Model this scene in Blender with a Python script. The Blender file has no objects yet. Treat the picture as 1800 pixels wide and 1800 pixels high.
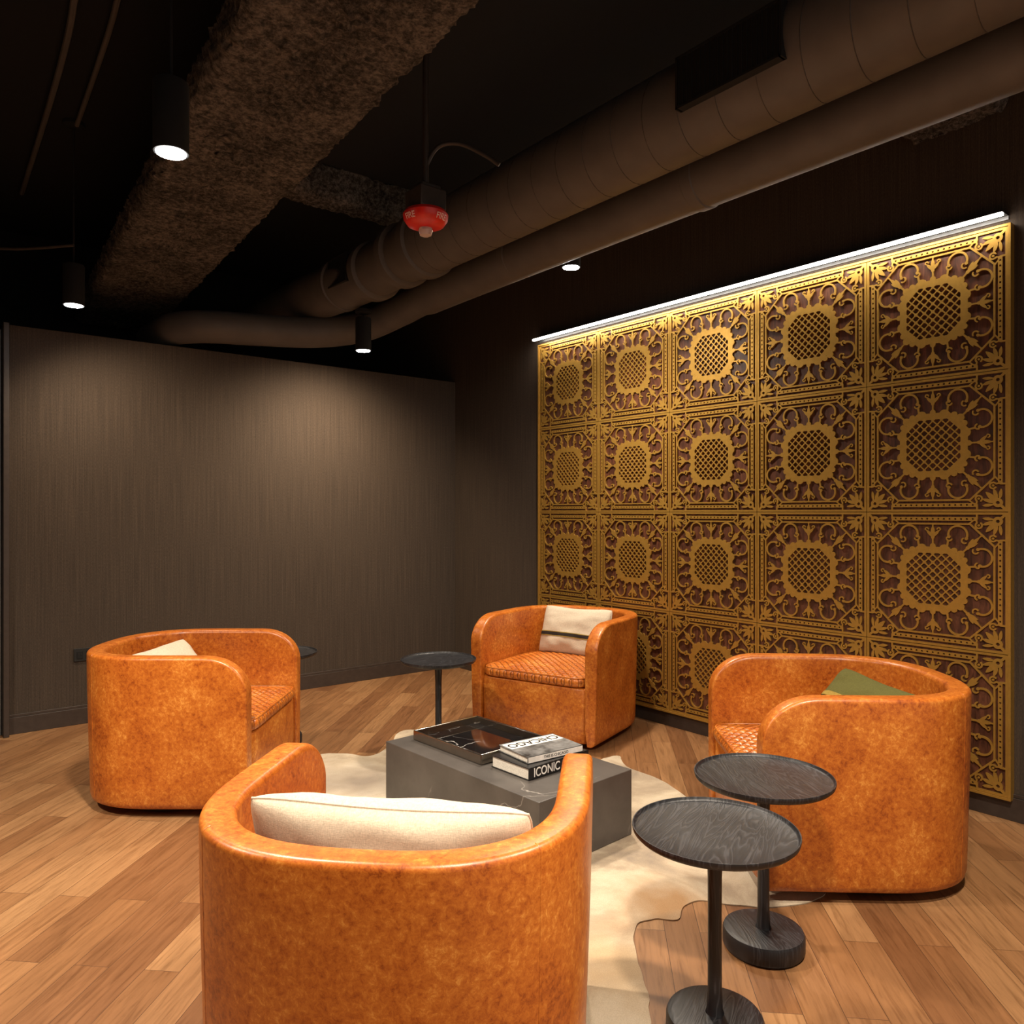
import bpy, bmesh, math, random
import numpy as np
from mathutils import Vector, Matrix, noise
random.seed(4)
COL = bpy.context.scene.collection
PI = math.pi
F = 1340.0; EYE = 1.32
CX, CY = -0.487, 6.532
EX = (0.7786, 0.6275); EY = (-0.6275, 0.7786)
def W(X, Y):
    dx, dy = X-CX, Y-CY
    return (dx*EX[0]+dy*EX[1], dx*EY[0]+dy*EY[1])
def ANG(dx, dy):
    return math.atan2(dx*EY[0]+dy*EY[1], dx*EX[0]+dy*EX[1])
def FL(u, v, z=0.0):
    Y = F*(EYE-z)/(v-900.0)
    return W((u-900.0)/F*Y, Y)

# ---------------------------------------------------------------- materials
def nt(name):
    m = bpy.data.materials.new(name); m.use_nodes = True
    n = m.node_tree.nodes; l = m.node_tree.links
    return m, n, l, n['Principled BSDF']
def mapping(n, l, scale=(1,1,1), rot=(0,0,0), kind='Object'):
    tc = n.new('ShaderNodeTexCoord'); mp = n.new('ShaderNodeMapping')
    mp.inputs['Scale'].default_value = scale; mp.inputs['Rotation'].default_value = rot
    l.new(tc.outputs[kind], mp.inputs['Vector']); return mp.outputs['Vector']
def noise_n(n, l, vec, scale, detail=4, rough=.55, dist=0):
    t = n.new('ShaderNodeTexNoise'); t.inputs['Scale'].default_value = scale
    t.inputs['Detail'].default_value = detail; t.inputs['Roughness'].default_value = rough
    t.inputs['Distortion'].default_value = dist
    l.new(vec, t.inputs['Vector']); return t.outputs['Fac']
def ramp(n, l, fac, stops):
    r = n.new('ShaderNodeValToRGB'); cr = r.color_ramp
    while len(cr.elements) < len(stops): cr.elements.new(.5)
    for e, (p, c) in zip(cr.elements, stops): e.position = p; e.color = (c[0], c[1], c[2], 1)
    l.new(fac, r.inputs['Fac']); return r.outputs['Color']
def mixc(n, l, fac, a, b, mode='MIX'):
    m = n.new('ShaderNodeMix'); m.data_type = 'RGBA'; m.blend_type = mode
    if isinstance(fac, (int, float)): m.inputs[0].default_value = fac
    else: l.new(fac, m.inputs[0])
    for s, v in ((6, a), (7, b)):
        if isinstance(v, tuple): m.inputs[s].default_value = (*v, 1)
        else: l.new(v, m.inputs[s])
    return m.outputs[2]
def bump(n, l, h, bs, strength=.3, dist=.01):
    b = n.new('ShaderNodeBump'); b.inputs['Strength'].default_value = strength
    b.inputs['Distance'].default_value = dist
    l.new(h, b.inputs['Height']); l.new(b.outputs['Normal'], bs.inputs['Normal'])
def math_n(n, l, op, a, b=None):
    m = n.new('ShaderNodeMath'); m.operation = op
    for i, v in enumerate((a, b)):
        if v is None: continue
        if isinstance(v, (int, float)): m.inputs[i].default_value = v
        else: l.new(v, m.inputs[i])
    return m.outputs[0]
def plain(name, c, rough=.5, metal=0.0, nscale=30, var=.15, bstr=.05):
    m, n, l, b = nt(name)
    v = mapping(n, l); f = noise_n(n, l, v, nscale)
    lo = tuple(x*(1-var) for x in c); hi = tuple(min(1, x*(1+var)) for x in c)
    l.new(ramp(n, l, f, [(.3, lo), (.7, hi)]), b.inputs['Base Color'])
    b.inputs['Roughness'].default_value = rough; b.inputs['Metallic'].default_value = metal
    if bstr: bump(n, l, f, b, bstr, .002)
    return m
def emit(name, c, s):
    m, n, l, b = nt(name)
    b.inputs['Base Color'].default_value = (.8, .8, .8, 1)
    b.inputs['Emission Color'].default_value = (*c, 1); b.inputs['Emission Strength'].default_value = s
    return m

def leather(quilt=False):
    m, n, l, b = nt('quilted_leather' if quilt else 'orange_leather')
    v = mapping(n, l)
    f1 = noise_n(n, l, v, 5, 6, .65, .4); f2 = noise_n(n, l, v, 58, 10, .82, .4); f3 = noise_n(n, l, v, 420, 2)
    s = math_n(n, l, 'ADD', math_n(n, l, 'MULTIPLY', f1, .34), math_n(n, l, 'MULTIPLY', f2, .66))
    c = ramp(n, l, s, [(.39, (.21, .040, .005)), (.46, (.38, .092, .010)), (.54, (.50, .148, .018)), (.63, (.72, .31, .060))])
    h = math_n(n, l, 'ADD', math_n(n, l, 'MULTIPLY', f2, .6), math_n(n, l, 'MULTIPLY', f3, .4))
    if quilt:
        sp = n.new('ShaderNodeSeparateXYZ'); l.new(v, sp.inputs[0])
        g = []
        for op in ('ADD', 'SUBTRACT'):
            q = math_n(n, l, op, sp.outputs[0], sp.outputs[1])
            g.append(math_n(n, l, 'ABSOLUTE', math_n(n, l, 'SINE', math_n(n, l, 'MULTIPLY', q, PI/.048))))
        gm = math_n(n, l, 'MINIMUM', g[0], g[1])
        c = mixc(n, l, 1.0, c, ramp(n, l, gm, [(0, (.40, .34, .31)), (.25, (.95, .93, .91)), (.5, (1.15, 1.15, 1.15))]), 'MULTIPLY')  # crease shade painted into the colour: grooves darkened, puffs lightened
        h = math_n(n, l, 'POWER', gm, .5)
    l.new(c, b.inputs['Base Color']); b.inputs['Roughness'].default_value = .35
    bump(n, l, h, b, .7 if quilt else .10, .006 if quilt else .003)
    return m
def floor_mat():
    m, n, l, b = nt('plank_floor')
    v = mapping(n, l, (1, 1, 1), (0, 0, -PI/4))
    br = n.new('ShaderNodeTexBrick'); l.new(v, br.inputs['Vector'])
    br.inputs['Scale'].default_value = 1; br.inputs['Brick Width'].default_value = 1.0
    br.inputs['Row Height'].default_value = .108; br.inputs['Mortar Size'].default_value = .0010
    br.inputs['Mortar Smooth'].default_value = .3
    br.inputs['Color1'].default_value = (0, 0, 0, 1); br.inputs['Color2'].default_value = (1, 1, 1, 1)
    br.inputs['Mortar'].default_value = (.5, .5, .5, 1); br.offset = .37; br.offset_frequency = 2
    sep = n.new('ShaderNodeSeparateColor'); l.new(br.outputs['Color'], sep.inputs[0]); rnd = sep.outputs[0]
    add = n.new('ShaderNodeVectorMath'); add.operation = 'ADD'
    cmb = n.new('ShaderNodeCombineXYZ'); l.new(math_n(n, l, 'MULTIPLY', rnd, 37.0), cmb.inputs[0]); l.new(math_n(n, l, 'MULTIPLY', rnd, 11.0), cmb.inputs[2])
    l.new(v, add.inputs[0]); l.new(cmb.outputs[0], add.inputs[1])
    mp = n.new('ShaderNodeMapping'); mp.inputs['Scale'].default_value = (2.4, 32, 1); l.new(add.outputs[0], mp.inputs[0])
    g = noise_n(n, l, mp.outputs[0], 2.0, 8, .68, .8)
    mp2 = n.new('ShaderNodeMapping'); mp2.inputs['Scale'].default_value = (1.4, 6, 1); l.new(add.outputs[0], mp2.inputs[0])
    g2 = noise_n(n, l, mp2.outputs[0], 1.6, 4, .5, .6)
    base = ramp(n, l, rnd, [(0, (.170, .074, .029)), (.3, (.220, .103, .041)), (.7, (.255, .125, .052)), (1, (.315, .168, .074))])
    gr = ramp(n, l, g, [(.3, (.60, .55, .50)), (.5, (.97, .97, .97)), (.7, (1.15, 1.15, 1.12))])
    gr2 = ramp(n, l, g2, [(.3, (.88, .86, .84)), (.7, (1.08, 1.08, 1.08))])
    c = mixc(n, l, 1.0, mixc(n, l, 1.0, base, gr, 'MULTIPLY'), gr2, 'MULTIPLY')
    c = mixc(n, l, br.outputs['Fac'], c, (.06, .026, .012))
    l.new(c, b.inputs['Base Color'])
    l.new(ramp(n, l, g, [(.2, (.34, .34, .34)), (.8, (.48, .48, .48))]), b.inputs['Roughness'])
    h = math_n(n, l, 'SUBTRACT', math_n(n, l, 'MULTIPLY', g, .25), br.outputs['Fac'])
    bump(n, l, h, b, .25, .003)
    return m
def wallpaper():
    m, n, l, b = nt('striped_wallcovering')
    v = mapping(n, l, (1, 1, .012)); f = noise_n(n, l, v, 150, 4, .75)
    v2 = mapping(n, l, (1, 1, .25)); f2 = noise_n(n, l, v2, 320, 2, .6)
    s = math_n(n, l, 'ADD', math_n(n, l, 'MULTIPLY', f, .55), math_n(n, l, 'MULTIPLY', f2, .45))
    l.new(ramp(n, l, s, [(.36, (.034, .025, .019)), (.5, (.053, .039, .029)), (.65, (.082, .059, .042))]), b.inputs['Base Color'])
    b.inputs['Roughness'].default_value = .8; b.inputs['Specular IOR Level'].default_value = .25; bump(n, l, s, b, .3, .002)
    return m
def rock():
    m, n, l, b = nt('sprayed_fireproofing')
    v = mapping(n, l); f = noise_n(n, l, v, 42, 10, .78, .1); f2 = noise_n(n, l, v, 4, 4)
    s = math_n(n, l, 'ADD', math_n(n, l, 'MULTIPLY', f, .8), math_n(n, l, 'MULTIPLY', f2, .2))
    l.new(ramp(n, l, s, [(.41, (.012, .010, .009)), (.49, (.11, .094, .082)), (.61, (.36, .31, .27))]), b.inputs['Base Color'])
    b.inputs['Roughness'].default_value = .95; bump(n, l, f, b, 1.0, .035)
    return m
def hide():
    m, n, l, b = nt('cowhide')
    v = mapping(n, l); f = noise_n(n, l, v, 2.3, 6, .6, .5); f3 = noise_n(n, l, v, 300, 3)
    c = ramp(n, l, f, [(.36, (.62, .54, .42)), (.48, (.52, .43, .31)), (.57, (.38, .30, .21)), (.68, (.27, .215, .16))])
    dn = n.new('ShaderNodeTexNoise'); dn.inputs['Scale'].default_value = 5; dn.inputs['Detail'].default_value = 5; l.new(v, dn.inputs['Vector'])
    av = n.new('ShaderNodeVectorMath'); av.operation = 'MULTIPLY_ADD'; l.new(dn.outputs['Color'], av.inputs[0]); av.inputs[1].default_value = (.35, .35, 0); l.new(v, av.inputs[2])
    for (u, vv), rad, col in (((1160, 1590), .24, (.33, .17, .06)), ((650, 1375), .34, (.24, .195, .155)), ((1250, 1470), .28, (.34, .27, .19)), ((1060, 1700), .28, (.42, .29, .16))):
        p = FL(u, vv)
        dd = n.new('ShaderNodeVectorMath'); dd.operation = 'DISTANCE'; l.new(av.outputs[0], dd.inputs[0]); dd.inputs[1].default_value = (p[0]+.175, p[1]+.175, 0)
        k = ramp(n, l, math_n(n, l, 'DIVIDE', dd.outputs['Value'], rad), [(.15, (.85, .85, .85)), (1.0, (0, 0, 0))])
        c = mixc(n, l, k, c, col)
    l.new(mixc(n, l, .25, c, ramp(n, l, f3, [(.3, (.2, .2, .2)), (.7, (1, 1, 1))]), 'MULTIPLY'), b.inputs['Base Color'])
    b.inputs['Roughness'].default_value = .8; bump(n, l, f3, b, .3, .004)
    return m
def veined(name, lo, hi, vein, vscale, w, rough, g0=.5, g1=.7, amt=.5):
    m, n, l, b = nt(name)
    v = mapping(n, l); vo = n.new('ShaderNodeTexVoronoi'); vo.feature = 'DISTANCE_TO_EDGE'; vo.inputs['Scale'].default_value = vscale
    dn = n.new('ShaderNodeTexNoise'); dn.inputs['Scale'].default_value = 3; dn.inputs['Detail'].default_value = 6; l.new(v, dn.inputs['Vector'])
    av = n.new('ShaderNodeVectorMath'); av.operation = 'MULTIPLY_ADD'; l.new(dn.outputs['Color'], av.inputs[0]); av.inputs[1].default_value = (.5, .5, .5); l.new(v, av.inputs[2])
    l.new(av.outputs[0], vo.inputs['Vector'])
    ve = ramp(n, l, vo.outputs['Distance'], [(0, (1, 1, 1)), (w, (0, 0, 0))])
    gate = ramp(n, l, noise_n(n, l, v, 2.2), [(g0, (0, 0, 0)), (g1, (amt, amt, amt))])
    fac = math_n(n, l, 'MULTIPLY', ve, gate)
    base = ramp(n, l, noise_n(n, l, v, 6, 8, .6), [(.3, lo), (.7, hi)])
    l.new(mixc(n, l, fac, base, vein), b.inputs['Base Color'])
    b.inputs['Roughness'].default_value = rough
    return m
def blackwood():
    m, n, l, b = nt('black_ash')
    v = mapping(n, l, (1.2, 9, 1)); f = noise_n(n, l, v, 2.0, 3, .45, 1.2)
    w = math_n(n, l, 'SINE', math_n(n, l, 'MULTIPLY', f, 75))
    l.new(ramp(n, l, w, [(.0, (.008, .008, .010)), (.7, (.014, .014, .017)), (1, (.030, .030, .034))]), b.inputs['Base Color'])
    b.inputs['Roughness'].default_value = .45; bump(n, l, w, b, .15, .001)
    return m
def fabric(name, c):
    m, n, l, b = nt(name)
    v = mapping(n, l, (1, 1, 6)); f = noise_n(n, l, v, 120, 3, .6); v2 = mapping(n, l, (6, 1, 1)); g = noise_n(n, l, v2, 120, 3, .6)
    s = math_n(n, l, 'ADD', math_n(n, l, 'MULTIPLY', f, .5), math_n(n, l, 'MULTIPLY', g, .5))
    l.new(ramp(n, l, s, [(.35, tuple(x*.74 for x in c)), (.65, tuple(min(1, x*1.12) for x in c))]), b.inputs['Base Color'])
    b.inputs['Roughness'].default_value = .95; b.inputs['Specular IOR Level'].default_value = .2; bump(n, l, s, b, .4, .002)
    return m
def walnut():
    m, n, l, b = nt('dark_walnut')
    v = mapping(n, l, (1, 12, 2)); f = noise_n(n, l, v, 3, 6, .6, 1.5)
    l.new(ramp(n, l, f, [(.3, (.026, .009, .005)), (.5, (.075, .026, .013)), (.7, (.145, .052, .026))]), b.inputs['Base Color'])
    b.inputs['Roughness'].default_value = .4
    return m

M = dict(leather=leather(), quilt=leather(True), floor=floor_mat(), paper=wallpaper(), rock=rock(), hide=hide(),
    marble=veined('grey_stone', (.054, .047, .042), (.092, .081, .073), (.45, .41, .37), 1.7, .006, .42, .50, .64, .7), bwood=blackwood(),
    traybase=veined('veined_black_stone', (.004, .004, .005), (.008, .008, .009), (.50, .48, .46), 3.4, .016, .06, .46, .60, .8),
    cream=fabric('cream_linen', (.62, .525, .40)), olive=fabric('olive_fabric', (.11, .102, .028)), goldband=fabric('gold_ribbon', (.34, .23, .05)),
    darkband=fabric('dark_ribbon', (.03, .022, .018)), walnut=walnut(),
    gold=plain('brushed_gold', (.50, .285, .056), .37, .62, 60, .08, .02),
    black=plain('black_metal', (.0025, .0025, .003), .85, 0), ceil=plain('black_ceiling', (.004, .004, .005), .95),
    duct=plain('dark_painted_duct', (.104, .092, .084), .55, .05, 8, .12, .03), seam=plain('duct_seam', (.060, .052, .047), .5, .2),
    base=plain('brown_baseboard', (.042, .030, .024), .45), plinth=plain('black_plinth', (.008, .008, .008), .6),
    chrome=plain('silver_metal', (.42, .38, .33), .22, 1.0, 20, .05, 0),
    red=plain('red_plastic', (.62, .018, .012), .35), white=plain('white_paint', (.8, .78, .74), .5), faded=plain('faded_lettering', (.80, .50, .45), .5), pages=plain('book_pages', (.70, .66, .58), .8, 0, 200),
    bcover=plain('black_cover', (.012, .012, .013), .3), gcover=plain('grey_photo_cover', (.13, .13, .13), .35, 0, 22, .85, 0), conduit=plain('dark_conduit', (.045, .034, .028), .5, .3),
    glass=plain('dark_glass', (.02, .03, .03), .08), alum=plain('grey_metal', (.12, .12, .12), .35, .6),
    lens=emit('lamp_lens', (1, .97, .93), 80), led=emit('led_diffuser', (1, .93, .84), 24))
m, n, l, b = nt('clear_lens'); b.inputs['Base Color'].default_value = (.9, .85, .78, 1); b.inputs['Roughness'].default_value = .12; b.inputs['Transmission Weight'].default_value = .6; M['clear'] = m

# ---------------------------------------------------------------- geometry helpers
def box(cx, cy, cz, sx, sy, sz, rot=None):
    v = [Vector((x*sx/2, y*sy/2, z*sz/2)) for x in (-1, 1) for y in (-1, 1) for z in (-1, 1)]
    if rot: v = [rot @ p for p in v]
    v = [(p.x+cx, p.y+cy, p.z+cz) for p in v]
    return v, [(0, 1, 3, 2), (4, 6, 7, 5), (0, 4, 5, 1), (2, 3, 7, 6), (0, 2, 6, 4), (1, 5, 7, 3)]
def merge(*parts):
    V, Fc = [], []
    for v, f in parts:
        k = len(V); V += list(v); Fc += [tuple(i+k for i in q) for q in f]
    return V, Fc
def lathe(prof, seg=48, c=(0, 0, 0)):
    V, Fc = [], []
    for r, z in prof:
        for i in range(seg):
            a = 2*PI*i/seg; V.append((c[0]+r*math.cos(a), c[1]+r*math.sin(a), c[2]+z))
    for k in range(len(prof)-1):
        for i in range(seg):
            j = (i+1) % seg; Fc.append((k*seg+i, k*seg+j, (k+1)*seg+j, (k+1)*seg+i))
    Fc.append(tuple(range(seg))[::-1]); Fc.append(tuple((len(prof)-1)*seg+i for i in range(seg)))
    return V, Fc
def tube(path, r, seg=12):
    P = [Vector(p) for p in path]; V, Fc = [], []
    t0 = (P[1]-P[0]).normalized(); up = Vector((0, 0, 1)) if abs(t0.z) < .9 else Vector((1, 0, 0))
    nrm = t0.cross(up).normalized()
    for i, p in enumerate(P):
        t = (P[min(i+1, len(P)-1)]-P[max(i-1, 0)]).normalized()
        nrm = (nrm-t*nrm.dot(t)).normalized(); bn = t.cross(nrm)
        rr = r[i] if isinstance(r, (list, tuple)) else r
        for k in range(seg):
            a = 2*PI*k/seg; q = p+nrm*rr*math.cos(a)+bn*rr*math.sin(a); V.append(tuple(q))
    for i in range(len(P)-1):
        for k in range(seg):
            j = (k+1) % seg; Fc.append((i*seg+k, i*seg+j, (i+1)*seg+j, (i+1)*seg+k))
    Fc.append(tuple(range(seg))[::-1]); Fc.append(tuple((len(P)-1)*seg+k for k in range(seg)))
    return V, Fc
def smooth_path(pts, n=8, closed=False):
    P = [Vector(p) for p in pts]; out = []; N = len(P)
    for i in range(N if closed else N-1):
        g = (lambda k: P[k % N]) if closed else (lambda k: P[max(0, min(N-1, k))])
        a, b_, c, d = g(i-1), g(i), g(i+1), g(i+2)
        for s in range(n):
            t = s/n
            out.append(.5*((2*b_)+(c-a)*t+(2*a-5*b_+4*c-d)*t*t+(-a+3*b_-3*c+d)*t**3))
    if not closed: out.append(P[-1])
    return out
def obj(name, vf, mat, parent=None, bev=0, loc=None, rotz=0, angle=38):
    me = bpy.data.meshes.new(name); me.from_pydata([tuple(p) for p in vf[0]], [], vf[1]); me.update()
    bm = bmesh.new(); bm.from_mesh(me); bmesh.ops.recalc_face_normals(bm, faces=bm.faces); bm.to_mesh(me); bm.free()
    me.materials.append(M[mat])
    me.polygons.foreach_set('use_smooth', [True]*len(me.polygons)); me.set_sharp_from_angle(angle=math.radians(angle))
    o = bpy.data.objects.new(name, me); COL.objects.link(o)
    if parent: o.parent = parent
    if loc: o.location = loc
    o.rotation_euler.z = rotz
    if bev:
        md = o.modifiers.new('bevel', 'BEVEL'); md.width = bev; md.segments = 3; md.limit_method = 'ANGLE'
    return o
def empty(name, loc, rotz=0):
    o = bpy.data.objects.new(name, None); COL.objects.link(o); o.location = loc; o.rotation_euler.z = rotz; o.empty_display_size = .1; return o
def tag(o, label, cat, group=None):
    o['label'] = label; o['category'] = cat
    if group: o['group'] = group
    return o
def struct(name, vf, mat, parent=None, bev=0):
    o = obj(name, vf, mat, parent, bev)
    if not parent: o['kind'] = 'structure'
    return o
def dup(root, loc, rotz=None):
    r = root.copy(); COL.objects.link(r); r.location = loc
    if rotz is not None: r.rotation_euler.z = rotz
    for ch in list(root.children):
        c = ch.copy(); COL.objects.link(c); c.parent = r
        for g in ch.children:
            d = g.copy(); COL.objects.link(d); d.parent = c
    return r
def text_vf(body, size, ext=.0004):
    cu = bpy.data.curves.new('t', 'FONT'); cu.body = body; cu.size = size; cu.extrude = ext; cu.align_x = 'CENTER'; cu.align_y = 'CENTER'; cu.offset = size*.012
    o = bpy.data.objects.new('t', cu); COL.objects.link(o)
    bpy.context.view_layer.update()
    me = bpy.data.meshes.new_from_object(o.evaluated_get(bpy.context.evaluated_depsgraph_get()))
    V = [tuple(v.co) for v in me.vertices]; Fc = [tuple(p.vertices) for p in me.polygons]
    bpy.data.objects.remove(o); bpy.data.meshes.remove(me); bpy.data.curves.remove(cu)
    return V, Fc
def xf(vf, mtx): return [tuple(mtx @ Vector(p)) for p in vf[0]], vf[1]

# ---------------------------------------------------------------- setting
TOP = 3.45; WT = 2.43
struct('floor', box(-2.6, -3.2, -.05, 5.4, 9.6, .1), 'floor')
struct('ceiling', box(-2.6, -3.2, TOP+.05, 5.4, 9.6, .1), 'ceil')
struct('wall_right', box(.06, -3.2, TOP/2, .12, 9.6, TOP), 'paper')
struct('wall_back', box(-1.605, .06, WT/2, 3.21, .12, WT), 'paper')
struct('wall_plenum', box(-2.6, 1.56, TOP/2, 5.2, .08, TOP), 'ceil')
struct('wall_left', box(-5.26, -3.2, TOP/2, .12, 9.6, TOP), 'paper')
def board(x0, y0, x1, y1, nx, ny):
    L = math.hypot(x1-x0, y1-y0); a = math.atan2(y1-y0, x1-x0); R = Matrix.Rotation(a, 3, 'Z')
    mx, my = (x0+x1)/2, (y0+y1)/2
    return merge(box(mx+nx*.008, my+ny*.008, .05, L, .016, .10, R), box(mx+nx*.005, my+ny*.005, .108, L, .010, .016, R))
struct('baseboard_back', board(-3.21, 0, 0, 0, 0, -1), 'base', bev=.002)
struct('baseboard_right', board(0, 0, 0, -8, -1, 0), 'base', bev=.002)
struct('baseboard_left', board(-5.2, 0, -5.2, -8, 1, 0), 'base', bev=.002)
struct('trim_1', box(-3.225, .03, WT/2, .030, .20, WT), 'base', bev=.003)
d = struct('door_1', merge(box(-3.262, .03, 1.20, .04, .05, 2.40), box(-4.25, .03, 1.20, .05, .05, 2.40), box(-3.76, .03, 2.38, .95, .05, .05), box(-3.76, .03, .05, .95, .05, .10)), 'alum', bev=.003)
obj('glass_pane', box(-3.76, .03, 1.22, .95, .01, 2.28), 'glass', d)
obj('door_handle', merge(tube([(-3.36, -.05, .95), (-3.36, -.05, 1.25)], .010), tube([(-3.36, -.05, .98), (-3.36, .02, .98)], .006), tube([(-3.36, -.05, 1.22), (-3.36, .02, 1.22)], .006)), 'chrome', d)
struct('wall_corridor', box(-4.75, .06, WT/2, .95, .12, WT), 'paper')

o = empty('wall_outlet', (-2.81, 0, .43)); tag(o, 'black electrical outlet low on the brown striped wall behind the armchair', 'outlet')
obj('cover_plate', box(0, -.004, 0, .118, .008, .080), 'plinth', o, .002)
for sx in (-1, 1):
    s = obj('socket', box(sx*.026, -.009, 0, .034, .004, .045), 'black', o, .001)
    obj('slot', merge(box(sx*.026-.006, -.0115, .006, .002, .001, .012), box(sx*.026+.006, -.0115, .006, .002, .001, .010)), 'base', s)

# ---------------------------------------------------------------- fretwork wall panel
T = .61
def fret(N=240, depth=.008):
    g = np.linspace(-.5, .5, N+1); X, Y = np.meshgrid(g, g, indexing='ij')
    ax, ay = np.abs(X), np.abs(Y); a = np.maximum(ax, ay); b = np.minimum(ax, ay)
    def seg(x1, y1, x2, y2, w):
        dx, dy = x2-x1, y2-y1; t = np.clip(((a-x1)*dx+(b-y1)*dy)/(dx*dx+dy*dy), 0, 1)
        return np.hypot(a-x1-t*dx, b-y1-t*dy)-w
    def taper(x1, y1, x2, y2, w1, w2):
        dx, dy = x2-x1, y2-y1; t = np.clip(((a-x1)*dx+(b-y1)*dy)/(dx*dx+dy*dy), 0, 1)
        return np.hypot(a-x1-t*dx, b-y1-t*dy)-(w1+(w2-w1)*t)
    def circ(x, y, r): return np.hypot(a-x, b-y)-r
    def arc(x, y, r, w, a0, a1):
        th = np.degrees(np.arctan2(b-y, a-x)) % 360; d_ = np.abs(np.hypot(a-x, b-y)-r)-w
        a0 %= 360; a1 %= 360
        ins = (th >= a0) & (th <= a1) if a0 < a1 else (th >= a0) | (th <= a1)
        e = np.minimum(*[np.hypot(a-x-r*math.cos(math.radians(q)), b-y-r*math.sin(math.radians(q)))-w for q in (a0, a1)])
        return np.where(ins, d_, e)
    def leaf(x1, y1, x2, y2, w):
        dx, dy = x2-x1, y2-y1; L = math.hypot(dx, dy); t = np.clip(((a-x1)*dx+(b-y1)*dy)/(L*L), 0, 1)
        return np.hypot(a-x1-t*dx, b-y1-t*dy)-w*np.sin(PI*np.clip(t*.85+.15, 0, 1))**.8-.0015
    U = np.minimum.reduce; I = np.maximum
    S = [.481-a]
    st = I(np.abs(a-.449)-.0140, b-.300)
    for k in range(0, 8): st = I(st, -circ(.449, k*.039, .0072))
    S.append(st); S.append(seg(.45, .300, .49, .300, .006))
    S.append(I(np.abs(a-.412)-.0065, b-.255)); S.append(seg(.412, .255, .3335, .3335, .0065)); S.append(seg(.412, .245, .445, .285, .005))
    # corner scrollwork
    S.append(I(circ(.434, .434, .032), -circ(.434, .434, .012))); S.append(seg(.45, .45, .49, .49, .009))
    S.append(leaf(.418, .413, .352, .356, .0145)); S.append(leaf(.428, .402, .408, .336, .011)); S.append(leaf(.448, .398, .455, .336, .0095))
    S.append(arc(.404, .312, .021, .0060, 40, 320)); S.append(circ(.404, .312, .0085)); S.append(seg(.422, .300, .446, .295, .0055))
    # medallion: octagonal frame with soft scallops, open diagonal mesh inside
    med = U([np.maximum(a-.240, (a+b)/1.4142-.250), circ(.226, .080, .034), circ(.246, .0, .020), circ(.190, .190, .028), circ(.216, .148, .022)])
    inner = np.maximum(a-.192, (a+b)/1.4142-.206)
    S.append(I(med, -inner))
    p, q = (X+Y)/1.4142, (X-Y)/1.4142
    sp_ = .0430
    def grid(c): return np.abs((c/sp_-np.round(c/sp_))*sp_)-.0046
    lat = np.minimum(grid(p), grid(q)); u_ = sp_*1.4142
    for cxx, cyy in ((u_, 0), (u_, u_), (2*u_, 0), (2*u_, u_), (0, 0)): lat = np.minimum(lat, np.abs(a-cxx)+np.abs(b-cyy)-.0135)
    S.append(I(lat, inner-.004))
    # open C scrolls linking medallion and octagon
    S.append(arc(.334, .172, .064, .0070, 250, 118)); S.append(circ(.318, .112, .012)); S.append(circ(.306, .230, .0115))
    S.append(arc(.306, .114, .018, .0056, 110, 290)); S.append(seg(.290, .106, .255, .102, .0068))
    S.append(seg(.396, .172, .412, .172, .006)); S.append(arc(.291, .218, .019, .0054, 150, 330))
    # side fleur
    S.append(taper(.250, 0, .412, 0, .0062, .0045)); S.append(leaf(.322, 0, .396, 0, .0125)); S.append(leaf(.319, .004, .366, .046, .0092)); S.append(circ(.311, 0, .012)); S.append(arc(.372, .042, .011, .0046, 270, 120))
    # diagonal palmette
    S.append(taper(.200, .200, .3335, .3335, .0068, .0045)); S.append(leaf(.248, .248, .316, .316, .012)); S.append(leaf(.248, .244, .306, .276, .0095)); S.append(circ(.240, .240, .0135))
    Fd = np.maximum(U(S), a-.4978)
    V, idx, Fc = [], {}, []
    def vid(key, x, y):
        if key not in idx: idx[key] = len(V); V.append((-depth, x*T, y*T))
        return idx[key]
    for i in range(N):
        for j in range(N):
            cs = [(i, j), (i+1, j), (i+1, j+1), (i, j+1)]; fv = [Fd[c] for c in cs]
            if min(fv) > 0: continue
            poly = []
            for k in range(4):
                c0, c1 = cs[k], cs[(k+1) % 4]; f0, f1 = fv[k], fv[(k+1) % 4]
                if f0 <= 0: poly.append(vid(c0, g[c0[0]], g[c0[1]]))
                if (f0 <= 0) != (f1 <= 0):
                    lo, hi = (c0, c1) if c0 < c1 else (c1, c0); fl, fh = Fd[lo], Fd[hi]; t = min(.97, max(.03, fl/(fl-fh)))
                    poly.append(vid((lo, hi), g[lo[0]]+(g[hi[0]]-g[lo[0]])*t, g[lo[1]]+(g[hi[1]]-g[lo[1]])*t))
            if len(poly) > 2: Fc.append(tuple(poly))
    cnt = {}
    for f in Fc:
        for k in range(len(f)):
            e = (f[k], f[(k+1) % len(f)]); cnt[tuple(sorted(e))] = None if tuple(sorted(e)) in cnt else e
    bk = {}
    for e in [e for e in cnt.values() if e]:
        for v in e:
            if v not in bk: bk[v] = len(V); V.append((0, V[v][1], V[v][2]))
        Fc.append((e[1], e[0], bk[e[0]], bk[e[1]]))
    return V, Fc
PY0, PZ0 = -4.19, .10
pan = empty('fretwork_wall_panel', (0, PY0+2.5*T, PZ0)); tag(pan, 'large gold fretwork wall screen of twenty ornate square tiles over dark wood', 'wall panel')
obj('backing_board', box(-.014, 0, 2*T, .028, 5*T, 4*T), 'walnut', pan)
obj('frame', merge(box(-.021, -2.5*T-.005, 2*T, .042, .010, 4*T+.02), box(-.021, 2.5*T+.005, 2*T, .042, .010, 4*T+.02), box(-.021, 0, -.005, .042, 5*T, .010), box(-.021, 0, 4*T+.005, .042, 5*T, .010)), 'gold', pan)
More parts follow.
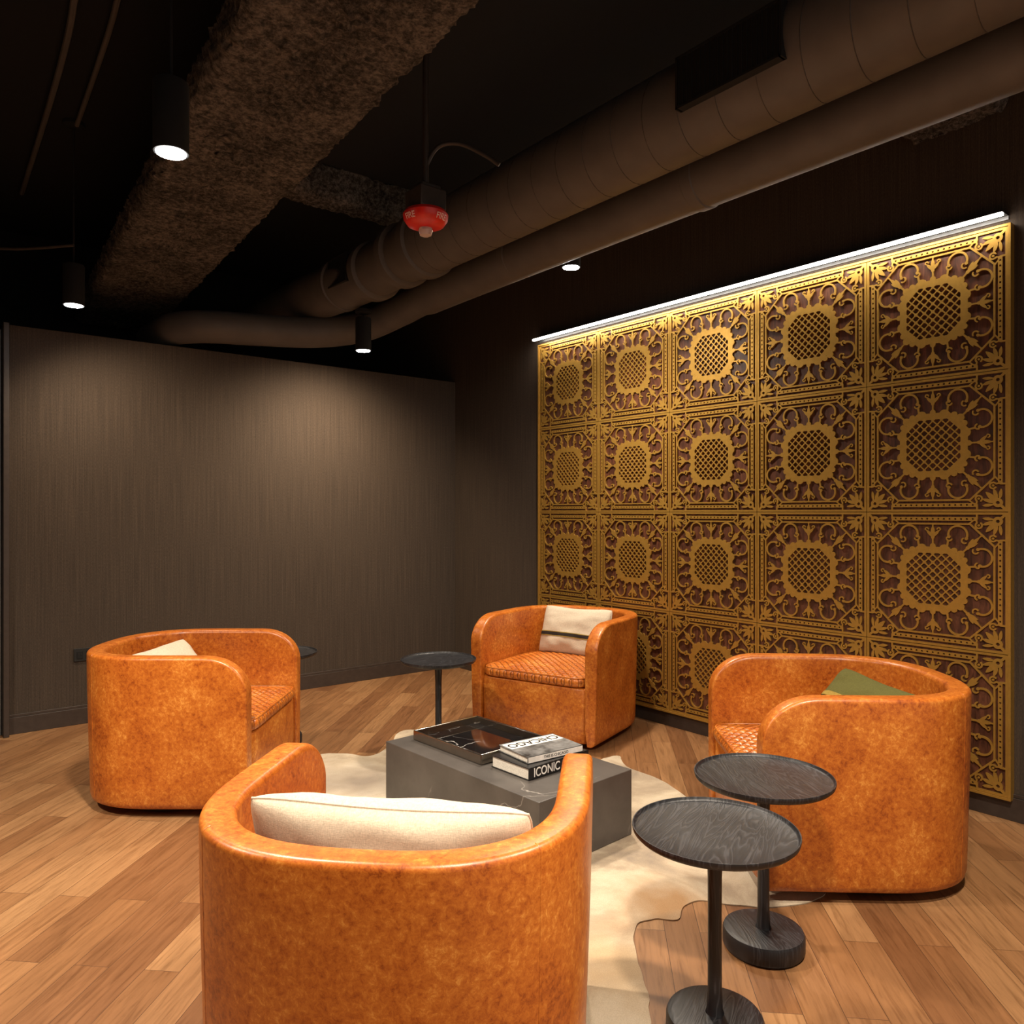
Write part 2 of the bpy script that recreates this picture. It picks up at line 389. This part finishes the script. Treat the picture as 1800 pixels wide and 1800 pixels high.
t0 = obj('fretwork_tile', fret(), 'gold', pan, angle=25)
first = True
for i in range(5):
    for j in range(4):
        t = t0 if first else t0.copy()
        if not first: COL.objects.link(t)
        first = False
        t.parent = pan; t.location = (-.029, (i-2)*T, (j+.5)*T)
s = empty('light_strip', (0, PY0+2.5*T+.02, 2.580)); tag(s, 'long glowing white linear light fixed above the gold screen', 'strip light')
obj('channel', merge(box(-.040, 0, .014, .080, 5*T+.02, .003), box(-.003, 0, .006, .006, 5*T+.02, .018)), 'alum', s)
obj('diffuser', box(-.068, 0, .006, .022, 5*T+.02, .012), 'led', s, .003)
la = bpy.data.lights.new('strip_glow', 'AREA'); la.shape = 'RECTANGLE'; la.size = 3.0; la.size_y = .02; la.energy = 13; la.color = (1, .90, .76)
lo = bpy.data.objects.new('strip_glow', la); COL.objects.link(lo); lo.parent = s; lo.location = (-.13, 0, -.004)
zax = -Vector((.10, 0, -1)).normalized(); xax = Vector((0, 1, 0)); yax = zax.cross(xax)
lo.rotation_euler = Matrix((xax, yax, zax)).transposed().to_euler()

# ---------------------------------------------------------------- downlights
def pendant(x, y, z, top, label, energy=275, size=150, aim=None, col=(1, .86, .69)):
    e = empty('pendant_spotlight', (x, y, z))
    obj('housing', lathe([(.040, .0), (.052, .0), (.053, .004), (.053, .215), (.049, .222), (.006, .224), (.006, .225)]), 'black', e)
    obj('lens', lathe([(.044, -.003), (.046, .001), (.046, .003), (.03, .004)], 32), 'lens', e)
    obj('stem', lathe([(.005, .22), (.005, top-z-.03)], 12), 'black', e)
    obj('canopy', lathe([(.03, top-z-.03), (.055, top-z-.02), (.055, top-z-.001)], 24), 'black', e)
    tag(e, label, 'ceiling light', 'pendant spotlights')
    ld = bpy.data.lights.new('spot', 'SPOT'); ld.energy = energy; ld.color = col; ld.spot_size = math.radians(size); ld.spot_blend = 1; ld.shadow_soft_size = .07
    lo = bpy.data.objects.new('spot_lamp', ld); COL.objects.link(lo); lo.parent = e; lo.location = (0, 0, -.03)
    if aim: lo.rotation_euler = (Vector(aim)).to_track_quat('-Z', 'Y').to_euler()
pendant(-3.05, -2.85, 2.45, TOP, 'black cylinder spotlight hanging beside the thick rough beam, the largest lit lamp', 300)
pendant(-.76, -2.25, 2.70, TOP, 'black cylinder spotlight under the round ducts, just left of the gold screen', 235)
pendant(-1.27, -.75, 2.41, 2.685, 'small black spotlight near the back wall below the duct bend', 165, 136, (0, .60, -1), (1, .78, .54))
pendant(-2.97, -.64, 2.45, TOP, 'small black spotlight at far left above the outlet', 85, 132, (.45, .40, -1), (1, .78, .54))
pendant(-1.75, -4.9, 2.50, TOP, 'black spotlight above the near pedestal tables')
pendant(-3.05, -5.05, 2.50, TOP, 'black spotlight above the viewer')
pendant(-4.5, -2.55, 2.50, TOP, 'added unseen black spotlight brightening the open floor at left', 330)  # extra lamp added out of view to brighten the left floor

# ---------------------------------------------------------------- ceiling beams, ducts, pipes
def beam(name, p0, p1, w, z0, z1, label, amp=.02, cell=.020, web=0):
    P0, P1 = Vector((*p0, 0)), Vector((*p1, 0)); L = (P1-P0).length; dr = (P1-P0).normalized(); pr = Vector((dr.y, -dr.x, 0))
    h = z1-z0; ring = []; rr = .035
    nh, nw = int(h/cell), int(w/cell)
    for k in range(nh): ring.append((-w/2, z1-(h-rr)*k/nh))
    for k in range(4): a_ = PI/2*k/4; ring.append((-w/2+rr-rr*math.cos(a_), z0+rr-rr*math.sin(a_)))
    for k in range(nw+1): ring.append((-w/2+rr+(w-2*rr)*k/nw, z0))
    for k in range(1, 5): a_ = PI/2*k/4; ring.append((w/2-rr+rr*math.sin(a_), z0+rr-rr*math.cos(a_)))
    for k in range(1, nh+1): ring.append((w/2, z0+rr+(h-rr)*k/nh))
    nl = int(L/cell); V, Fc = [], []
    for i in range(nl+1):
        for (o_, z) in ring:
            p = P0+dr*(L*i/nl)+pr*o_+Vector((0, 0, z))
            d_ = noise.fractal(p*30, .55, 2.0, 4)*amp
            c = Vector((o_, 0, z-(z0+z1)/2)); c = (pr*c.x+Vector((0, 0, c.z))).normalized()
            p = p+c*d_; p.z = min(p.z, TOP); V.append(tuple(p))
    m_ = len(ring)
    for i in range(nl):
        for k in range(m_-1): Fc.append((i*m_+k, i*m_+k+1, (i+1)*m_+k+1, (i+1)*m_+k))
        Fc.append((i*m_+m_-1, i*m_, (i+1)*m_, (i+1)*m_+m_-1))
    Fc.append(tuple(range(m_))); Fc.append(tuple(nl*m_+k for k in range(m_)))
    if web:
        mid = (P0+P1)/2; R = Matrix.Rotation(math.atan2(dr.y, dr.x), 3, 'Z')
        V, Fc = merge((V, Fc), box(mid.x, mid.y, (z1-.02+TOP)/2, L, web, TOP-z1+.02, R))
    return tag(obj(name, (V, Fc), 'rock', angle=80), label, 'beam')
c = (-.532, 2.363); dv = (-.577, .817)
beam('ceiling_beam', W(c[0]-1.8*dv[0], c[1]-1.8*dv[1]), W(c[0]+4.6*dv[0], c[1]+4.6*dv[1]), .56, 2.80, 2.93, 'thick rough sprayed brown beam running across the upper left ceiling', .016, .018, .12)
beam('ceiling_beam', (-2.05, -.95), (-.02, -.95), .18, 3.24, TOP, 'rough brown cross beam above the duct near the back wall', .013)
beam('ceiling_beam', (-.80, -3.98), (-.02, -3.98), .40, 3.04, TOP, 'rough brown cross beam at upper right above the gold screen', .013)

def loc(pts, o): return [(p[0]-o[0], p[1]-o[1], p[2]-o[2]) for p in pts]
O = (-1.32, -3.0, 2.88)
du = empty('spiral_duct', O); tag(du, 'wide round spiral duct with seam lines, carrying black air grilles', 'duct')
obj('duct_body', tube(loc([(-1.32, -7.9+.2*i, 2.88) for i in range(33)], O), .178, 40), 'duct', du)
obj('elbow', tube(loc(smooth_path([(-1.32, -1.6, 2.88), (-1.32, -1.35, 2.88), (-1.33, -1.0, 2.87), (-1.36, -.6, 2.86), (-1.40, -.1, 2.86), (-1.42, .6, 2.86), (-1.42, 1.5, 2.86)], 6), O), .165, 40), 'duct', du)
for y, r in ((-1.62, .196), (-1.36, .192), (-1.02, .186), (-.62, .176)):
    xx = -1.32 if y < -1.1 else (-1.33 if y < -.8 else -1.358); zz = 2.88 if y < -1.1 else 2.865
    obj('collar', tube(loc([(xx, y-.04, zz), (xx, y-.030, zz), (xx, y+.030, zz), (xx, y+.04, zz)], O), [r-.018, r, r, r-.018], 40), 'duct', du)
hel = [(-1.32+.1782*math.cos(a), -7.8+.165*a/(2*PI), 2.88+.1782*math.sin(a)) for a in [2*PI*k/28 for k in range(28*37)]]
obj('seam', tube(loc(hel, O), .0018, 5), 'seam', du)
def grille(cy, ln, h):
    ctr = Vector((-.164, cy+3.0, .005))
    fr = merge(box(-.00, 0, h/2, .045, ln, .010), box(-.00, 0, -h/2, .045, ln, .010), box(-.00, -ln/2, 0, .045, .010, h+.010), box(-.00, ln/2, 0, .045, .010, h+.010), box(-.016, 0, 0, .006, ln, h))  # last box: black sheet standing in for the shaded recess
    sl = merge(*[box(-.0205, -ln/2+ln*(k+.5)/22, 0, .004, .003, h-.01) for k in range(22)])
    M4 = Matrix.Translation(ctr)
    gg = obj('air_grille', xf(fr, M4), 'black', du); obj('slats', xf(sl, M4), 'plinth', gg)
grille(-3.81, .42, .18); grille(-.83, .24, .17)

pp = smooth_path([(-.96, -7.9, 2.78), (-.96, -5, 2.78), (-.96, -3, 2.78), (-.96, -1.2, 2.765), (-.98, -.75, 2.73), (-1.10, -.42, 2.66), (-1.40, -.28, 2.60), (-1.8, -.22, 2.57), (-2.10, -.14, 2.56), (-2.24, .02, 2.56), (-2.27, .2, 2.565), (-2.27, .6, 2.58)], 8)
O2 = (-.96, -3, 2.78)
pi_ = empty('round_pipe', O2); tag(pi_, 'slimmer smooth round pipe running under the spiral duct and bending along the back wall', 'pipe')
rad = [.122 if p.y < -1.0 else .108 for p in pp]
obj('pipe_body', tube(loc(pp, O2), rad, 32), 'duct', pi_)
for y in (-4.6, -3.3, -2.0):
    obj('collar', tube(loc([(-.96, y-.03, 2.78), (-.96, y-.025, 2.78), (-.96, y+.025, 2.78), (-.96, y+.03, 2.78)], O2), [.122, .127, .127, .122], 32), 'duct', pi_)
def wire(pts, r, label, nm='conduit', mt='conduit'):
    tag(obj(nm, tube(smooth_path(pts, 6), r, 8), mt), label, 'pipe')
def PT(u, v, z):
    Y = F*(EYE-z)/(v-900.0); return (*W((u-900.0)/F*Y, Y), z)
wire([PT(135, -40, 3.42), PT(120, 60, 3.42), PT(85, 190, 3.42), PT(38, 340, 3.42)], .014, 'thin dark conduit at the far upper left corner', mt='duct')
wire([PT(215, -40, 3.42), PT(190, 60, 3.42), PT(135, 220, 3.42)], .012, 'thin dark conduit between the corner conduit and the hanging spotlight', mt='duct')
wire([(*W(-2.9, 4.0), 2.72), (*W(-2.6, 4.0), 2.70), (*W(-2.3, 4.0), 2.72)], .008, 'short dark cable low at the left edge of the ceiling', 'cable')

# fire strobe
fx, fy = W(-.329, 2.9)
fs = empty('fire_alarm_strobe', (fx, fy, 2.40)); tag(fs, 'red ceiling fire alarm strobe with clear lens on a black box', 'fire alarm')
obj('junction_box', merge(box(0, 0, .10, .115, .115, .08), box(0, 0, .148, .085, .085, .02)), 'conduit', fs, .006)
obj('red_cover', lathe([(.03, .068), (.055, .066), (.078, .060), (.086, .048), (.084, .030), (.070, .010), (.045, .0), (.030, -.002)], 48), 'red', fs)
obj('lens', lathe([(.024, .0), (.028, -.012), (.022, -.028), (.008, -.034)], 24), 'clear', fs)
obj('hanger_pipe', tube([(0, 0, .15), (0, 0, TOP-2.40)], .012, 12), 'conduit', fs)
ax_ = Vector((EX[0], EY[0], 0)).normalized()
obj('side_conduit', tube(smooth_path([(0, 0, .16), tuple(ax_*.005+Vector((0, 0, .24))), tuple(ax_*.05+Vector((0, 0, .31))), tuple(ax_*.13+Vector((0, 0, .32))), tuple(ax_*.22+Vector((0, 0, .28))), tuple(ax_*.28+Vector((0, 0, .24)))], 6), .008, 10), 'conduit', fs)
tv = text_vf('FIRE', .026)
toc = math.atan2(-5.391-fy, -3.720-fx)
for off in (-.80, .80):
    V = []
    for (x, y, z) in tv[0]:
        a_ = toc+off+x/.080; t_ = (y+.012)/.024
        rr = .0745+.0115*t_+z+.0022
        V.append((rr*math.cos(a_), rr*math.sin(a_), .012+.026*t_))
    obj('lettering', (V, tv[1]), 'faded', fs)

# ---------------------------------------------------------------- armchairs
HW, HD, HH, TH = .422, .418, .69, .076
YF = -HD+.01
def plan(inset, n=2.6, seg=56, straight=18):
    hw, hd = HW-inset, HD-inset; pts = []
    for k in range(straight):
        t = k/straight; pts.append((hw, YF*(1-t)))
    for k in range(seg+1):
        a_ = PI*k/seg; cc, ss = math.cos(a_), math.sin(a_)
        pts.append((hw*math.copysign(abs(cc)**(2/n), cc), hd*abs(ss)**(2/n)))
    for k in range(straight-1, -1, -1):
        t = k/straight; pts.append((-hw, YF*(1-t)))
    return pts
def shell():
    P = plan(TH/2); n = len(P); S = [0]
    for i in range(1, n): S.append(S[-1]+math.dist(P[i], P[i-1]))
    L = S[-1]; r = .20; rv = .16
    smp = [r*(1-math.cos(PI/2*k/18)) for k in range(19)]
    mid = [r+(L-2*r)*k/90 for k in range(1, 90)]
    ss = smp+mid+[L-s for s in reversed(smp)]
    def at(s):
        for i in range(1, n):
            if S[i] >= s or i == n-1:
                t = (s-S[i-1])/(S[i]-S[i-1]); return Vector((P[i-1][0]+(P[i][0]-P[i-1][0])*t, P[i-1][1]+(P[i][1]-P[i-1][1])*t))
    V, Fc = [], []
    for s in ss:
        p = at(s); tg = (at(min(L, s+.015))-at(max(0, s-.015))).normalized(); nr = Vector((tg.y, -tg.x))
        e = min(s, L-s)
        h = HH if e >= r else HH-rv+rv*math.sqrt(max(0, 1-((r-e)/r)**2.2))
        tf = 1 if e >= .010 else .80+.20*math.sqrt(1-((.010-e)/.010)**2)
        t2 = TH/2*tf; rr = min(.015, t2*.9); z0 = .03
        ring = [(-t2+.012, z0), (t2-.034, z0), (t2-.020, z0+.008), (t2-.014, z0+.028)]
        for k in range(1, 8): ring.append((t2-.014*(1-k/8)**1.3, z0+.028+(h-rr-z0-.028)*k/8))
        for k in range(7): a_ = PI/2*k/6; ring.append((t2-rr+rr*math.cos(a_), h-rr+rr*math.sin(a_)))
        for k in range(7): a_ = PI/2+PI/2*k/6; ring.append((-t2+rr+rr*math.cos(a_), h-rr+rr*math.sin(a_)-.004*(k/6)))
        for k in range(1, 6): ring.append((-t2, (h-rr)+(z0-(h-rr))*k/6))
        m_ = len(ring)
        for (o_, z) in ring: V.append((p.x+nr.x*o_, p.y+nr.y*o_, z))
    for i in range(len(ss)-1):
        for k in range(m_):
            j = (k+1) % m_; Fc.append((i*m_+k, i*m_+j, (i+1)*m_+j, (i+1)*m_+k))
    Fc.append(tuple(range(m_))); Fc.append(tuple((len(ss)-1)*m_+k for k in range(m_)))
    seams = []
    for frac in (.355, .645):
        i = int(frac*len(ss)); q = []
        for k in range(3, 18):
            p = Vector(V[i*m_+k]); q.append(p+Vector((p.x, p.y, 0)).normalized()*-.0008)
        seams.append(tube(q, .0016, 6))
    return (V, Fc), seams
def polar(hw, yf, yb, z0, z1, nf=7, nb=2.7, rings=34, seg=112, quilt=0, dome=0, edge=.02, bulge=0):
    cy_ = (yf+yb)/2; V, Fc = [], []
    def out(a_):
        c_, s_ = math.cos(a_), math.sin(a_); n_ = nf if s_ < 0 else nb
        rad = (abs(c_)**n_+abs(s_)**n_)**(-1/n_); hy = (cy_-yf) if s_ < 0 else (yb-cy_)
        return Vector((hw*rad*c_, hy*rad*s_))
    V.append((0, cy_, z1+dome))
    def q(x, y):
        if not quilt: return 0
        g_ = min(abs(math.sin(PI*(x+y)/.048)), abs(math.sin(PI*(x-y)/.048)))
        return quilt*(g_**.6-1)
    for i in range(1, rings+1):
        f = i/rings
        for k in range(seg):
            o_ = out(2*PI*k/seg); x, y = o_.x*f*(1-edge/hw), cy_+o_.y*f*(1-edge/hw)
            z = z1+dome*(1-f**3)-(0 if f < .98 else .001); V.append((x, y, z+q(x, y)*(1 if f < .96 else 0)))
    for i in range(seg): Fc.append((0, 1+i, 1+(i+1) % seg))
    prof = [(1-edge/hw*.3, z1-edge*.3), (1, z1-edge), (1, (z0+z1)/2), (1, z0+edge*.7), (1-edge/hw*.5, z0)]
    for f, z in prof:
        for k in range(seg):
            o_ = out(2*PI*k/seg); bb = bulge*math.sin(PI*(z-z0)/(z1-z0)) if math.sin(2*PI*k/seg) < -.3 else 0
            V.append((o_.x*f, cy_+o_.y*f-bb, z))
    for i in range(rings+len(prof)-1):
        for k in range(seg):
            j = (k+1) % seg; Fc.append((1+i*seg+k, 1+i*seg+j, 1+(i+1)*seg+j, 1+(i+1)*seg+k))
    Fc.append(tuple(1+(rings+len(prof)-1)*seg+k for k in range(seg)))
    edgepts = [Vector((out(2*PI*k/seg).x*(1-edge/hw*.2), cy_+out(2*PI*k/seg).y*(1-edge/hw*.2), z1-edge*.25)) for k in range(seg)]
    return (V, Fc), edgepts
sh, seams = shell()
def make_chair():
    e = empty('armchair', (0, 0, 0))
    b_ = obj('shell', sh, 'leather', e, angle=60)
    for s_ in seams: obj('seam', s_, 'leather', b_)
    body, _ = polar(HW-.062, YF+.006, HD-.07, .035, .340, 14, 2.7, 6, 128, 0, 0, .010, .003)
    obj('seat_base', body, 'leather', e, angle=60)
    cu, ep = polar(HW-TH-.004, YF-.004, HD-TH-.004, .344, .400, 12, 2.7, 72, 200, .006, .020, .018, .006)
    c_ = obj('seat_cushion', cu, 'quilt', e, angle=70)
    obj('piping', tube(ep+[ep[0]], .0040, 6), 'leather', c_)
    obj('swivel_base', lathe([(.30, 0), (.335, .004), (.335, .030), (.30, .032)], 56), 'plinth', e)
    return e
ch = make_chair()
chairs = {}
for key, (cx, cy, fx_, fy_), lab in (
    ('C', (-.243, 1.765, .12, .99), 'orange leather barrel armchair nearest the viewer, seen from behind'),
    ('A', (-1.545, 3.68, 1, .0), 'orange leather barrel armchair on the left in front of the striped wall'),
    ('B', (.325, 4.70, -.54, -.84), 'orange leather barrel armchair by the back corner with the band-trimmed pillow'),
    ('D', (1.262, 2.955, -1, .04), 'orange leather barrel armchair on the right with the olive pillow')):
    x, y = W(cx, cy); rz = ANG(fx_, fy_)+PI/2
    o = ch if key == 'C' else dup(ch, (x, y, 0), rz)
    o.location = (x, y, .006); o.rotation_euler.z = rz
    tag(o, lab, 'armchair', 'orange leather armchairs'); chairs[key] = (x, y, rz)

def pil_pt(u, v, sgn, w, h, t, seed=0, lift=0):
    x = w/2*u*(1-.05*(1-v*v)-.05*abs(v)**5); z = h/2*v*(1-.05*(1-u*u)-.06*abs(u)**6)
    if v > 0: z -= .014*v*math.cos(u*1.3+.35)
    k = max(0, (1-u**2)*(1-v**2))**.38
    wr = noise.noise(Vector((u*2.2+seed, v*2.2, seed*3.1)))*.016*k + noise.noise(Vector((u*6+seed, v*6, 5)))*.006*k
    return (x, sgn*(t/2*k+wr+lift), z)
def pillow(w, h, t, mat, seed, label, key, lx, ly, lz, tilt, roll, yaw, band=None):
    n = 30; V, Fc = [], []
    for sgn in (-1, 1):
        b0 = len(V)
        for i in range(n+1):
            for j in range(n+1):
                u, v = math.sin(PI/2*(2*i/n-1)), math.sin(PI/2*(2*j/n-1)); V.append(pil_pt(u, v, sgn, w, h, t, seed))
        for i in range(n):
            for j in range(n):
                q = (b0+i*(n+1)+j, b0+i*(n+1)+j+1, b0+(i+1)*(n+1)+j+1, b0+(i+1)*(n+1)+j); Fc.append(q if sgn < 0 else q[::-1])
    e = empty('throw_pillow', (0, 0, 0)); tag(e, label, 'pillow')
    obj('cushion', (V, Fc), mat, e, angle=80)
    rim = [Vector(pil_pt(u, v, 1, w, h, 0, seed)) for u, v in [(-1+2*k/16, -1) for k in range(16)]+[(1, -1+2*k/16) for k in range(16)]+[(1-2*k/16, 1) for k in range(16)]+[(-1, 1-2*k/16) for k in range(17)]]
    for r_ in rim: r_.y = 0
    obj('piping', tube(rim, .003, 6), mat, e)
    if band:
        for (v0, v1, bm) in band:
            V, Fc = [], []
            for i in range(31):
                for j in range(4):
                    V.append(pil_pt(math.sin(PI/2*(2*i/30-1))*.995, v0+(v1-v0)*j/3, -1, w, h, t, seed, .003))
            for i in range(30):
                for j in range(3): Fc.append((i*4+j, i*4+j+1, (i+1)*4+j+1, (i+1)*4+j))
            obj('band', (V, Fc), bm, e)
    cx, cy, rz = chairs[key]
    e.matrix_world = Matrix.Translation((cx, cy, 0)) @ Matrix.Rotation(rz, 4, 'Z') @ Matrix.Translation((lx, ly, lz)) @ Matrix.Rotation(yaw, 4, 'Z') @ Matrix.Rotation(tilt, 4, 'X') @ Matrix.Rotation(roll, 4, 'Y')
R_ = math.radians
pillow(.60, .33, .17, 'cream', 1, 'plain cream linen pillow in the nearest armchair', 'C', -.020, .17, .590, R_(-24), R_(0), 0)
pillow(.46, .31, .13, 'cream', 2, 'plain cream pillow tucked in the left armchair', 'A', -.02, .14, .545, R_(-46), R_(-8), R_(-34))
pillow(.50, .32, .14, 'cream', 3, 'cream pillow with a dark woven band in the back corner armchair', 'B', -.03, .19, .560, R_(-18), R_(1), R_(-2), [(-.36, -.33, 'goldband'), (-.33, -.19, 'darkband'), (-.19, -.16, 'goldband')])
pillow(.48, .31, .13, 'olive', 4, 'olive green pillow with a gold band in the right armchair', 'D', .05, .110, .548, R_(-46), R_(12), R_(36), [(-.14, .0, 'goldband')])

# ---------------------------------------------------------------- rug
pts = [(555, 1328), (610, 1326), (650, 1330), (685, 1312), (700, 1289), (728, 1284), (770, 1296), (850, 1300), (960, 1312), (1040, 1342), (1062, 1334), (1088, 1330), (1100, 1348), (1160, 1372), (1215, 1408), (1260, 1440), (1330, 1490), (1375, 1535), (1430, 1556), (1452, 1570), (1425, 1586), (1360, 1597), (1290, 1592), (1235, 1584), (1203, 1596), (1188, 1618), (1150, 1616), (1118, 1626), (1114, 1655), (1126, 1705), (1140, 1760), (1143, 1830), (1120, 1930), (1000, 1960), (860, 1850), (760, 1740), (680, 1640), (600, 1580), (520, 1500), (430, 1470), (400, 1420), (450, 1370), (500, 1345)]
q = smooth_path([(*FL(u, v), 0) for u, v in pts], 5, True)
q = [p+Vector((noise.noise(p*14), noise.noise(p*14+Vector((9, 9, 9))), 0))*.010 for p in q]
n_ = len(q); V = [(p.x, p.y, .004) for p in q]+[(p.x, p.y, .0005) for p in q]
tag(obj('cowhide_rug', (V, [tuple(range(n_))]+[(i, (i+1) % n_, (i+1) % n_+n_, i+n_) for i in range(n_)]), 'hide'), 'cream and brown cowhide rug under the stone coffee table', 'rug')

# ---------------------------------------------------------------- coffee table and things on it
a1 = ANG(.676, -.737); tx, ty = W(-.045, 3.30)
tag(obj('coffee_table', box(0, 0, .1375, 1.0, .53, .265), 'marble', bev=.003, loc=(tx, ty, .0005), rotz=a1), 'low rectangular dark grey stone block coffee table in the middle', 'coffee table')
TZ = .2715
x, y = W(-.150, 3.462)
tr = empty('serving_tray', (x, y, TZ), a1); tag(tr, 'rectangular glossy black veined tray with a low silver rim on the stone table', 'tray')
obj('tray_base', box(0, 0, .006, .47, .37, .010), 'traybase', tr, .002)
obj('rim', merge(box(0, .187, .022, .486, .010, .044), box(0, -.187, .022, .486, .010, .044), box(.238, 0, .022, .010, .384, .044), box(-.238, 0, .022, .010, .384, .044)), 'chrome', tr, .004)
for sx in (-1, 1):
    obj('handle', tube(smooth_path([(sx*.243, -.065, .028), (sx*.258, -.060, .030), (sx*.262, -.040, .031), (sx*.262, .040, .031), (sx*.258, .060, .030), (sx*.243, .065, .028)], 5), .005, 10), 'chrome', tr)
a2 = ANG(.74, .67)
def book(cx, cy, z, w, d_, t, rz, mat, label):
    x, y = W(cx, cy); e = empty('book', (x, y, z), rz); tag(e, label, 'book', 'books stacked on the coffee table')
    cv = obj('cover', merge(box(0, 0, t-.0015, w, d_, .003), box(0, 0, .0015, w, d_, .003), box(0, -d_/2+.002, t/2, w, .004, t)), mat, e, .0008)
    obj('pages', box(0, .001, t/2, w-.010, d_-.010, t-.006), 'pages', e)
    return e, cv
e, cv = book(.118, 3.170, TZ, .345, .225, .048, a2, 'bcover', 'large black book with white ICONIC lettering on its spine, at the bottom')
Mx = Matrix.Translation((-.074, -.1133, .024)) @ Matrix.Rotation(PI/2, 4, 'X')
obj('lettering', xf(text_vf('ICONIC', .049), Mx @ Matrix.Diagonal((.86, 1, 1, 1))), 'white', cv)
e, cv = book(.120, 3.188, TZ+.049, .285, .205, .026, a2+R_(-7), 'gcover', 'smaller black and white photo book on top of the stack')
obj('title_panel', box(0, .055, .0264, .270, .074, .0006), 'white', cv)
obj('lettering', xf(text_vf('CHICAGO', .056, .0003), Matrix.Translation((0, .055, .0272)) @ Matrix.Rotation(PI, 4, 'Z') @ Matrix.Diagonal((1.0, 1.1, 1, 1))), 'bcover', cv)
obj('title_panel', box(0, -.1030, .013, .280, .0006, .022), 'white', cv)
obj('lettering', xf(text_vf('THIS IS CHICAGO', .016, .0003), Matrix.Translation((0, -.1038, .013)) @ Matrix.Rotation(PI/2, 4, 'X')), 'bcover', cv)

# ---------------------------------------------------------------- pedestal side tables
def side_table(X, Y, label, first=None, rz=0):
    x, y = W(X, Y)
    if first is None:
        e = empty('side_table', (x, y, 0.0045), rz)
        obj('tabletop', lathe([(.03, .499), (.180, .501), (.196, .506), (.203, .513), (.205, .522), (.2045, .5255), (.202, .5255), (.200, .521), (.198, .5175), (.195, .516), (.1, .5160), (.01, .5160)], 84), 'bwood', e, angle=50)
        obj('pole', lathe([(.026, .055), (.020, .070), (.0175, .12), (.017, .30), (.0175, .40), (.020, .46), (.026, .49), (.030, .500)], 32), 'bwood', e)
        obj('base', lathe([(.105, .0), (.116, .004), (.120, .012), (.120, .048), (.116, .057), (.105, .060), (.03, .062)], 56), 'bwood', e)
    else: e = dup(first, (x, y, .0), rz)
    tag(e, label, 'side table', 'black pedestal side tables'); return e
st1 = side_table(.508, 1.912, 'round black pedestal side table nearest the viewer at bottom right', None, .4)
side_table(.762, 2.312, 'round black pedestal side table beside the right armchair, behind the nearest one', st1, 1.0)
t3 = side_table(-.400, 4.14, 'round black pedestal side table between the back corner armchair and the coffee table', st1, .2)
side_table(-1.318, 4.335, 'round black side table mostly hidden behind the left armchair', st1, .7)

# ---------------------------------------------------------------- world, camera
sc = bpy.context.scene
w = bpy.data.worlds.new('world'); sc.world = w; w.use_nodes = True
w.node_tree.nodes['Background'].inputs[0].default_value = (1, .88, .76, 1); w.node_tree.nodes['Background'].inputs[1].default_value = .55
sc.view_settings.view_transform = 'Standard'
cam = bpy.data.cameras.new('camera'); cam.sensor_width = 36; cam.lens = 36*F/1800; cam.clip_start = .05
co = bpy.data.objects.new('camera', cam); COL.objects.link(co); co.location = (-3.720, -5.391, EYE)
co.rotation_euler = (PI/2, 0, -math.atan2(.6275, .7786)); sc.camera = co
